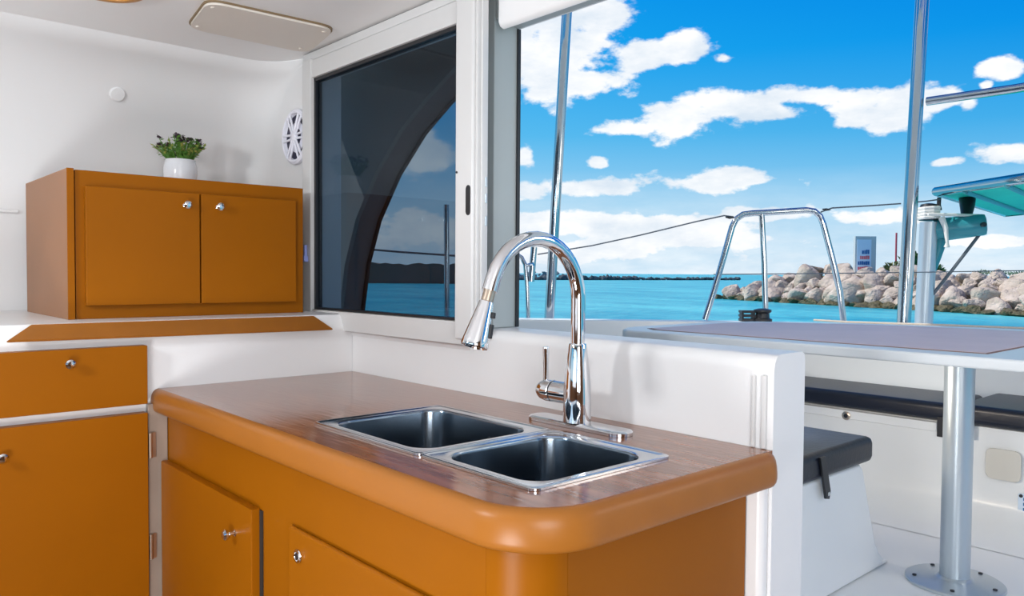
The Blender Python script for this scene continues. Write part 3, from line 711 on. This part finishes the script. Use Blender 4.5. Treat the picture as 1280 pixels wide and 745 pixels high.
def crest(s):                                                   # height of the pile above the sea, along its length
    if s < 0: return .1
    return (.45 + 2.35*(min(1, s/8.0)**.6) + .12*math.sin(s*.8))*(1-.26*min(1, s/Ln))
endx = endp + ld*6
b = B()
R = []
for k in range(16):
    s_ = -1.5 + (Ln+8)*k/15; c = tip+ld*s_; h = max(.1, crest(s_)-.55)
    R.append([c+back*.6+Vector((0,0,-.5)), c+back*1.2+Vector((0,0,.05)), c+back*3.6+Vector((0,0,h)), c+back*6+Vector((0,0,h)), c+back*9+Vector((0,0,-.5))])
loft(b, R, True, True)
struct('breakwater_core', b, ROCKW, smooth=False)  # dark core colour puts shade into the gaps between boulders
s_ = 0.2
while s_ < Ln+4:                                                # dark wet stones at the waterline
    p = tip+ld*s_+back*rnd.uniform(.1,.5); w_ = rnd.uniform(.55,.85)
    put_rock(WM[rnd.randrange(5)], (p.x, p.y, SZ_+.10), (w_, w_*.9, rnd.uniform(.35,.5)), 'dark wet stone at the waterline of the near breakwater', 'wet stones along the breakwater')
    s_ += rnd.uniform(.85,1.2)
for row in range(5):
    fr = row/4; s_ = .4+row*.5+rnd.uniform(0,.5)
    while s_ < Ln+5:
        hh = crest(s_)
        z = SZ_ + .45 + (hh-.75)*fr + rnd.uniform(-.10,.12)
        p = tip+ld*s_+back*(.9+3.0*fr+rnd.uniform(-.25,.25)); w_ = (.78+.95*rnd.random()**2.2)*min(1, .5+s_/9)
        put_rock(RM[rnd.randrange(8)], (p.x, p.y, z), (w_, w_*rnd.uniform(.75,.95), w_*rnd.uniform(.6,.8)), 'pale sunlit limestone boulder in the near breakwater pile', 'boulders of the near breakwater')
        s_ += w_*1.38+rnd.uniform(0,.2)
# far breakwater
fa = on_z(640, 350.0, SZ_); fb = on_z(925, 350.3, SZ_)
dist = (fa-CAM).length
for k in range(95):
    u_ = (k+rnd.uniform(-.3,.3))/95; p = fa.lerp(fb, u_); w_ = dist*rnd.uniform(4.0,7.2)/F
    put_rock(FM[rnd.randrange(4)], (p.x, p.y, SZ_+w_*.3), (w_, w_, w_*rnd.uniform(.5,.95)*(1.15 if u_ < .5 else .8)), 'dark rock of the low far breakwater on the horizon', 'rocks of the far breakwater')
for k in range(44):
    x = 644+rnd.uniform(0, 72); hgt = (1-abs(x-678)/40)*9.5
    p = on_z(x, 349.2, SZ_); w_ = dist*rnd.uniform(3.2,5.2)/F
    put_rock(GM[rnd.randrange(4)], (p.x, p.y, SZ_+dist*max(0.5,rnd.uniform(.25,1)*hgt*1.5)/F+w_*.3), (w_, w_, w_*.75), 'pale grey rock of the far mound behind the leaning roof pole', 'rocks of the far mound')
# land seen through the dark window
lb = B()
la = at(380, 357, 150); lb_ = at(600, 356, 150)
pr = random.Random(3); top = []; N_ = 26
for k in range(N_+1):
    p = (la+(lb_-la)*(k/N_)); top.append((p.x, p.y, 1.23+150*(10+pr.uniform(-2.0,2.5))/F))
A_ = [lb.verts.new((x, y, SZ_-.5)) for x, y, z in top]; B_ = [lb.verts.new((x, y, z)) for x, y, z in top]
df = Vector((_f.x,_f.y,0))*25
A2 = [lb.verts.new((x+df.x, y+df.y, SZ_-.5)) for x, y, z in top]; B2 = [lb.verts.new((x+df.x, y+df.y, z*.9)) for x, y, z in top]
for k in range(N_):
    lb.faces.new((A_[k],A_[k+1],B_[k+1],B_[k])); lb.faces.new((B_[k],B_[k+1],B2[k+1],B2[k])); lb.faces.new((B2[k],B2[k+1],A2[k+1],A2[k]))
struct('far_shore', lb, mat('far_scrub', (.26,.17,.14,1), .9, col2=(.16,.12,.09,1), scale=.05), smooth=False)

# sign, marker pole, shrubs on the breakwater
D2 = 58
t = thing('warning_sign', 'pale notice board with blue and red lines standing on the breakwater rocks', 'sign', at(1081, 342, D2))
rt = Vector((_r.x,_r.y,0)).normalized(); fw = Vector((_f.x,_f.y,0)).normalized()
def facing_box(bm, x0, x1, y0, y1, d, th):
    a = at(x0, y1, d); c = at(x1, y0, d); v = []
    for dz in (a.z, c.z):
        for k in (0, 1):
            v += [bm.verts.new(Vector((a.x, a.y, dz))+fw*th*k), bm.verts.new(Vector((c.x, c.y, dz))+fw*th*k)]
    for q in ((0,1,5,4),(2,6,7,3),(0,4,6,2),(1,3,7,5),(4,5,7,6),(0,2,3,1)): bm.faces.new([v[i] for i in q])
    return bm
obj('frame', facing_box(B(), 1068.5, 1095.5, 295.5, 342, D2, .35), SIGNF, t, smooth=False)
obj('face', facing_box(B(), 1070.8, 1089.5, 299.5, 339.5, D2-.04, .06), SIGNB, t, smooth=False)
for y0, y1, M in ((312,317.5,TEXTB),(319.5,324,TEXTR),(326,331,TEXTB),(332.5,337.5,TEXTR)):
    b = B(); x = 1072.3
    while x < 1087:
        w_ = rnd.uniform(1.6,2.6); facing_box(b, x, min(x+w_,1088), y0+rnd.uniform(0,1.2), y1, D2-.06, .03); x += w_+.45
    obj('lettering', b, M, t, smooth=False)
tag(obj('marker_pole', tube(B(), [at(1119.5, 358, 60), at(1120, 318, 60), at(1120.6, 291, 60)], .07, 8), REDP), 'thin dull red marker pole on the rocks left of the thick roof pole', 'pole')
def shrub(x, y, wpx, hpx, d, M, label, n=160):
    b = B(); rr = random.Random(int(x)); c = at(x, y, d); sx = wpx*d/F; sz = hpx*d/F
    for i in range(n):
        a = rr.uniform(0, 2*PI); e_ = rr.uniform(0, 1); p = c + Vector((math.cos(a)*sx*e_*.45, math.sin(a)*sx*e_*.45, sz*rr.uniform(0,.75)*(1-.4*e_)))
        leaf(b, p, Vector((math.cos(a), math.sin(a), rr.uniform(.2,1.6))), sz*rr.uniform(.25,.45), sz*.07, Vector((rr.uniform(-1,1), rr.uniform(-1,1), .6)))
    tube(b, [(c.x, c.y, SZ_+.6), (c.x, c.y, c.z+sz*.3)], .05, 6)
    return tag(obj('shrub', b, M, smooth=False), label, 'shrub', 'shrubs behind the breakwater')
shrub(1117, 341, 22, 17, 60, SHRBY, 'small spiky shrub at the foot of the red marker pole')
shrub(1143, 343, 26, 34, 60, SHRUB, 'dark green shrub between the thick roof pole and the davit post', 240)
shrub(1172, 343, 14, 14, 60, SHRUB, 'dark green shrub just right of the davit post')
shrub(1228, 344, 22, 8, 60, SHRBY, 'low yellowish shrub on the rocks below the davit arm')
shrub(1252, 344, 34, 7, 62, SHRUB, 'low dark shrub on the rocks, second from the right edge')
shrub(1276, 345, 30, 8, 60, SHRUB, 'low dark shrub on the rocks at the right edge')

# ------------------------------------------------------------------ sky
W = bpy.data.worlds.new('sky'); SC.world = W; W.use_nodes = True
nt = W.node_tree; N = nt.nodes; L = nt.links; N.clear()
def math_(op, a, b_=None, c_=None, clamp=False):
    n = N.new('ShaderNodeMath'); n.operation = op; n.use_clamp = clamp
    for i, v in enumerate((a, b_, c_)):
        if v is None: continue
        if isinstance(v, (int, float)): n.inputs[i].default_value = v
        else: L.new(v, n.inputs[i])
    return n.outputs[0]
tc = N.new('ShaderNodeTexCoord'); sep = N.new('ShaderNodeSeparateXYZ'); L.new(tc.outputs['Generated'], sep.inputs[0])
az = math_('ARCTAN2', sep.outputs[1], sep.outputs[0]); el = math_('ARCSINE', sep.outputs[2])
comb = N.new('ShaderNodeCombineXYZ'); L.new(az, comb.inputs[0]); L.new(el, comb.inputs[1])
# blue gradient by elevation
ramp = N.new('ShaderNodeValToRGB'); L.new(math_('DIVIDE', el, PI/2, clamp=True), ramp.inputs[0])
cr = ramp.color_ramp
stops = [(0, (176,220,246)), (.055, (158,212,243)), (.11, (88,187,240)), (.17, (28,168,240)), (.235, (5,150,236)), (.5, (20,110,200)), (1, (20,90,170))]
cr.elements[0].position = 0; cr.elements[0].color = srgb(*stops[0][1]); cr.elements[1].position = 1; cr.elements[1].color = srgb(*stops[-1][1])
for p_, c_ in stops[1:-1]: e_ = cr.elements.new(p_); e_.color = srgb(*c_)
# deeper blue towards starboard (smaller azimuth)
dm = N.new('ShaderNodeMapRange'); L.new(az, dm.inputs['Value']); dm.inputs['From Min'].default_value = .85; dm.inputs['From Max'].default_value = .25
mixd = N.new('ShaderNodeMix'); mixd.data_type = 'RGBA'; mixd.blend_type = 'MULTIPLY'
L.new(math_('MULTIPLY', dm.outputs[0], math_('MULTIPLY', el, 2.6, clamp=True)), mixd.inputs[0]); L.new(ramp.outputs[0], mixd.inputs[6]); mixd.inputs[7].default_value = (.02, .66, .92, 1)
# clouds
def noise_(scale, detail, sy=2.0, off=0.):
    mp = N.new('ShaderNodeMapping'); L.new(comb.outputs[0], mp.inputs[0]); mp.inputs['Scale'].default_value = (1, sy, 1); mp.inputs['Location'].default_value = (off, off*.7, 0)
    n = N.new('ShaderNodeTexNoise'); n.inputs['Scale'].default_value = scale; n.inputs['Detail'].default_value = detail; n.inputs['Roughness'].default_value = .58
    L.new(mp.outputs[0], n.inputs['Vector']); return n.outputs['Fac']
def azel(x, y):
    d = ray(x, y).normalized(); return math.atan2(d.y, d.x), math.asin(d.z)
CL = [(690,35,90,62),(722,108,60,20),(672,110,50,26),(655,60,40,70),(760,22,34,18),
      (800,68,52,18),(850,64,50,18),(905,72,22,8),
      (795,162,45,12),(845,155,65,20),(925,132,75,18),(1000,120,60,14),(960,140,55,12),
      (1075,128,40,24),(1110,140,60,26),(1170,128,60,14),(1075,150,30,12),(1210,130,16,12),
      (1252,84,24,14),(1232,107,10,6),(1258,190,40,14),(1182,202,24,6),
      (880,230,92,14),(930,226,50,10),(730,238,90,14),(660,240,60,12),
      (655,193,13,14),(748,203,12,7),
      (700,282,130,20),(820,285,120,14),(960,268,90,9),(1090,272,70,10),(880,300,140,12),(1230,300,60,10),(700,312,200,18),
      (540,198,46,22),(510,196,30,16),(515,290,60,24),(560,288,30,16),(470,302,30,14)]
acc = None
for x, y, rx, ry in CL:
    a0, e0_ = azel(x, y); a1, _e = azel(x-rx, y); a2, _e = azel(x+rx, y); _a, e1_ = azel(x, y-ry); _a, e2_ = azel(x, y+ry)
    sa = abs(a1-a2)/2*1.25; se = abs(e1_-e2_)/2*1.3
    v = N.new('ShaderNodeVectorMath'); v.operation = 'MULTIPLY_ADD'; L.new(comb.outputs[0], v.inputs[0])
    v.inputs[1].default_value = (1/sa, 1/se, 0); v.inputs[2].default_value = (-a0/sa, -e0_/se, 0)
    l_ = N.new('ShaderNodeVectorMath'); l_.operation = 'LENGTH'; L.new(v.outputs[0], l_.inputs[0])
    k = math_('SUBTRACT', 1.0, l_.outputs['Value'])
    acc = k if acc is None else math_('MAXIMUM', acc, k)
# elsewhere in the sky: loose scattered clouds
azo = math_('GREATER_THAN', math_('ABSOLUTE', math_('SUBTRACT', az, .72)), .85)
wild = math_('MULTIPLY', math_('SUBTRACT', noise_(3.0, 3, 2.0, 5.), .52), 4.0)
wild = math_('SUBTRACT', math_('MULTIPLY', wild, azo), math_('MULTIPLY', math_('SUBTRACT', 1.0, azo), 2.0))
acc = math_('MAXIMUM', acc, wild); acc = math_('MAXIMUM', acc, -.8)
fb = noise_(15.0, 7, 1.7)
body = math_('ADD', math_('MULTIPLY', acc, .75), math_('MULTIPLY', math_('SUBTRACT', fb, .5), 2.1))
al = N.new('ShaderNodeMapRange'); al.interpolation_type = 'SMOOTHSTEP'; L.new(body, al.inputs['Value']); al.inputs['From Min'].default_value = .05; al.inputs['From Max'].default_value = .34
haze = N.new('ShaderNodeMapRange'); L.new(el, haze.inputs['Value']); haze.inputs['From Min'].default_value = .13; haze.inputs['From Max'].default_value = .0
hz = math_('MULTIPLY', haze.outputs[0], math_('ADD', .10, math_('MULTIPLY', noise_(8, 6, 5., 2.), 1.15)), clamp=True)
alpha = math_('MAXIMUM', math_('MULTIPLY', al.outputs[0], .97), hz)
shade = N.new('ShaderNodeMix'); shade.data_type = 'RGBA'
sh_ = N.new('ShaderNodeMapRange'); L.new(noise_(9, 5, 2.2, 1.3), sh_.inputs['Value']); sh_.inputs['From Min'].default_value = .35; sh_.inputs['From Max'].default_value = .6
L.new(sh_.outputs[0], shade.inputs[0]); shade.inputs[6].default_value = srgb(222,234,246); shade.inputs[7].default_value = (1.05, 1.05, 1.05, 1)
fin = N.new('ShaderNodeMix'); fin.data_type = 'RGBA'; L.new(alpha, fin.inputs[0]); L.new(mixd.outputs[2], fin.inputs[6]); L.new(shade.outputs[2], fin.inputs[7])
bg = N.new('ShaderNodeBackground'); L.new(fin.outputs[2], bg.inputs[0]); bg.inputs[1].default_value = 1.0
ow = N.new('ShaderNodeOutputWorld'); L.new(bg.outputs[0], ow.inputs[0])

# ---------------------------------------------------------------- lights
sun = bpy.data.objects.new('sun', bpy.data.lights.new('sun', 'SUN')); C.objects.link(sun)
sun.data.energy = 4.2; sun.data.angle = math.radians(.6); sun.data.color = (1, .95, .87)
sd = Vector((.55, -.62, -.88)).normalized(); sun.rotation_euler = sd.to_track_quat('-Z', 'Y').to_euler()
def area(name, p, target, size, power, col=(1,1,1), sy=None):
    l = bpy.data.objects.new(name, bpy.data.lights.new(name, 'AREA')); C.objects.link(l)
    l.data.size = size; l.data.energy = power; l.data.color = col
    if sy: l.data.shape = 'RECTANGLE'; l.data.size_y = sy
    l.location = p; l.rotation_euler = (Vector(target)-Vector(p)).to_track_quat('-Z', 'Y').to_euler(); return l
area('port_window_light', (-.75, 1.50, 1.62), (1.15, 1.6, 1.2), .22, 13.5, (.96, .98, 1))
area('cabin_fill_light', (-.3, -1.0, 1.3), (.9, 2.0, 1.5), .9, 33, (.95, .97, 1))  # added general fill for the cabin, also reaching the bench through the door
area('low_fill_light', (-.5, .5, .40), (.8, 1.6, 1.5), .5, 20, (.97, .98, 1))  # added low fill standing for floor bounce, lifts ceiling and cabinet front
area('saloon_window_light', (-1.7, .2, 1.25), (1.0, 1.0, 1.2), 1.5, 4, (.88, .95, 1), .7)
area('cockpit_fill_light', (2.9, -.9, 1.75), (3.15, 1.1, .45), .7, 10, (1, .86, .70))  # added warm fill for the cockpit, not a fitted lamp
area('bench_fill_light', (2.15, 1.25, .90), (3.15, 1.05, .50), .14, 4.0, (1, .86, .70))  # added fill to lift the stern bench, no real lamp there

# ---------------------------------------------------------------- output
vs_ = SC.view_settings; SC.display_settings.display_device = 'sRGB'
vs_.view_transform = 'Standard'; vs_.look = 'None'; vs_.exposure = 0; vs_.gamma = 1; vs_.use_curve_mapping = False
SC.cycles.use_denoising = True; SC.cycles.max_bounces = 10; SC.cycles.transparent_max_bounces = 12
SC.cycles.sample_clamp_indirect = 6
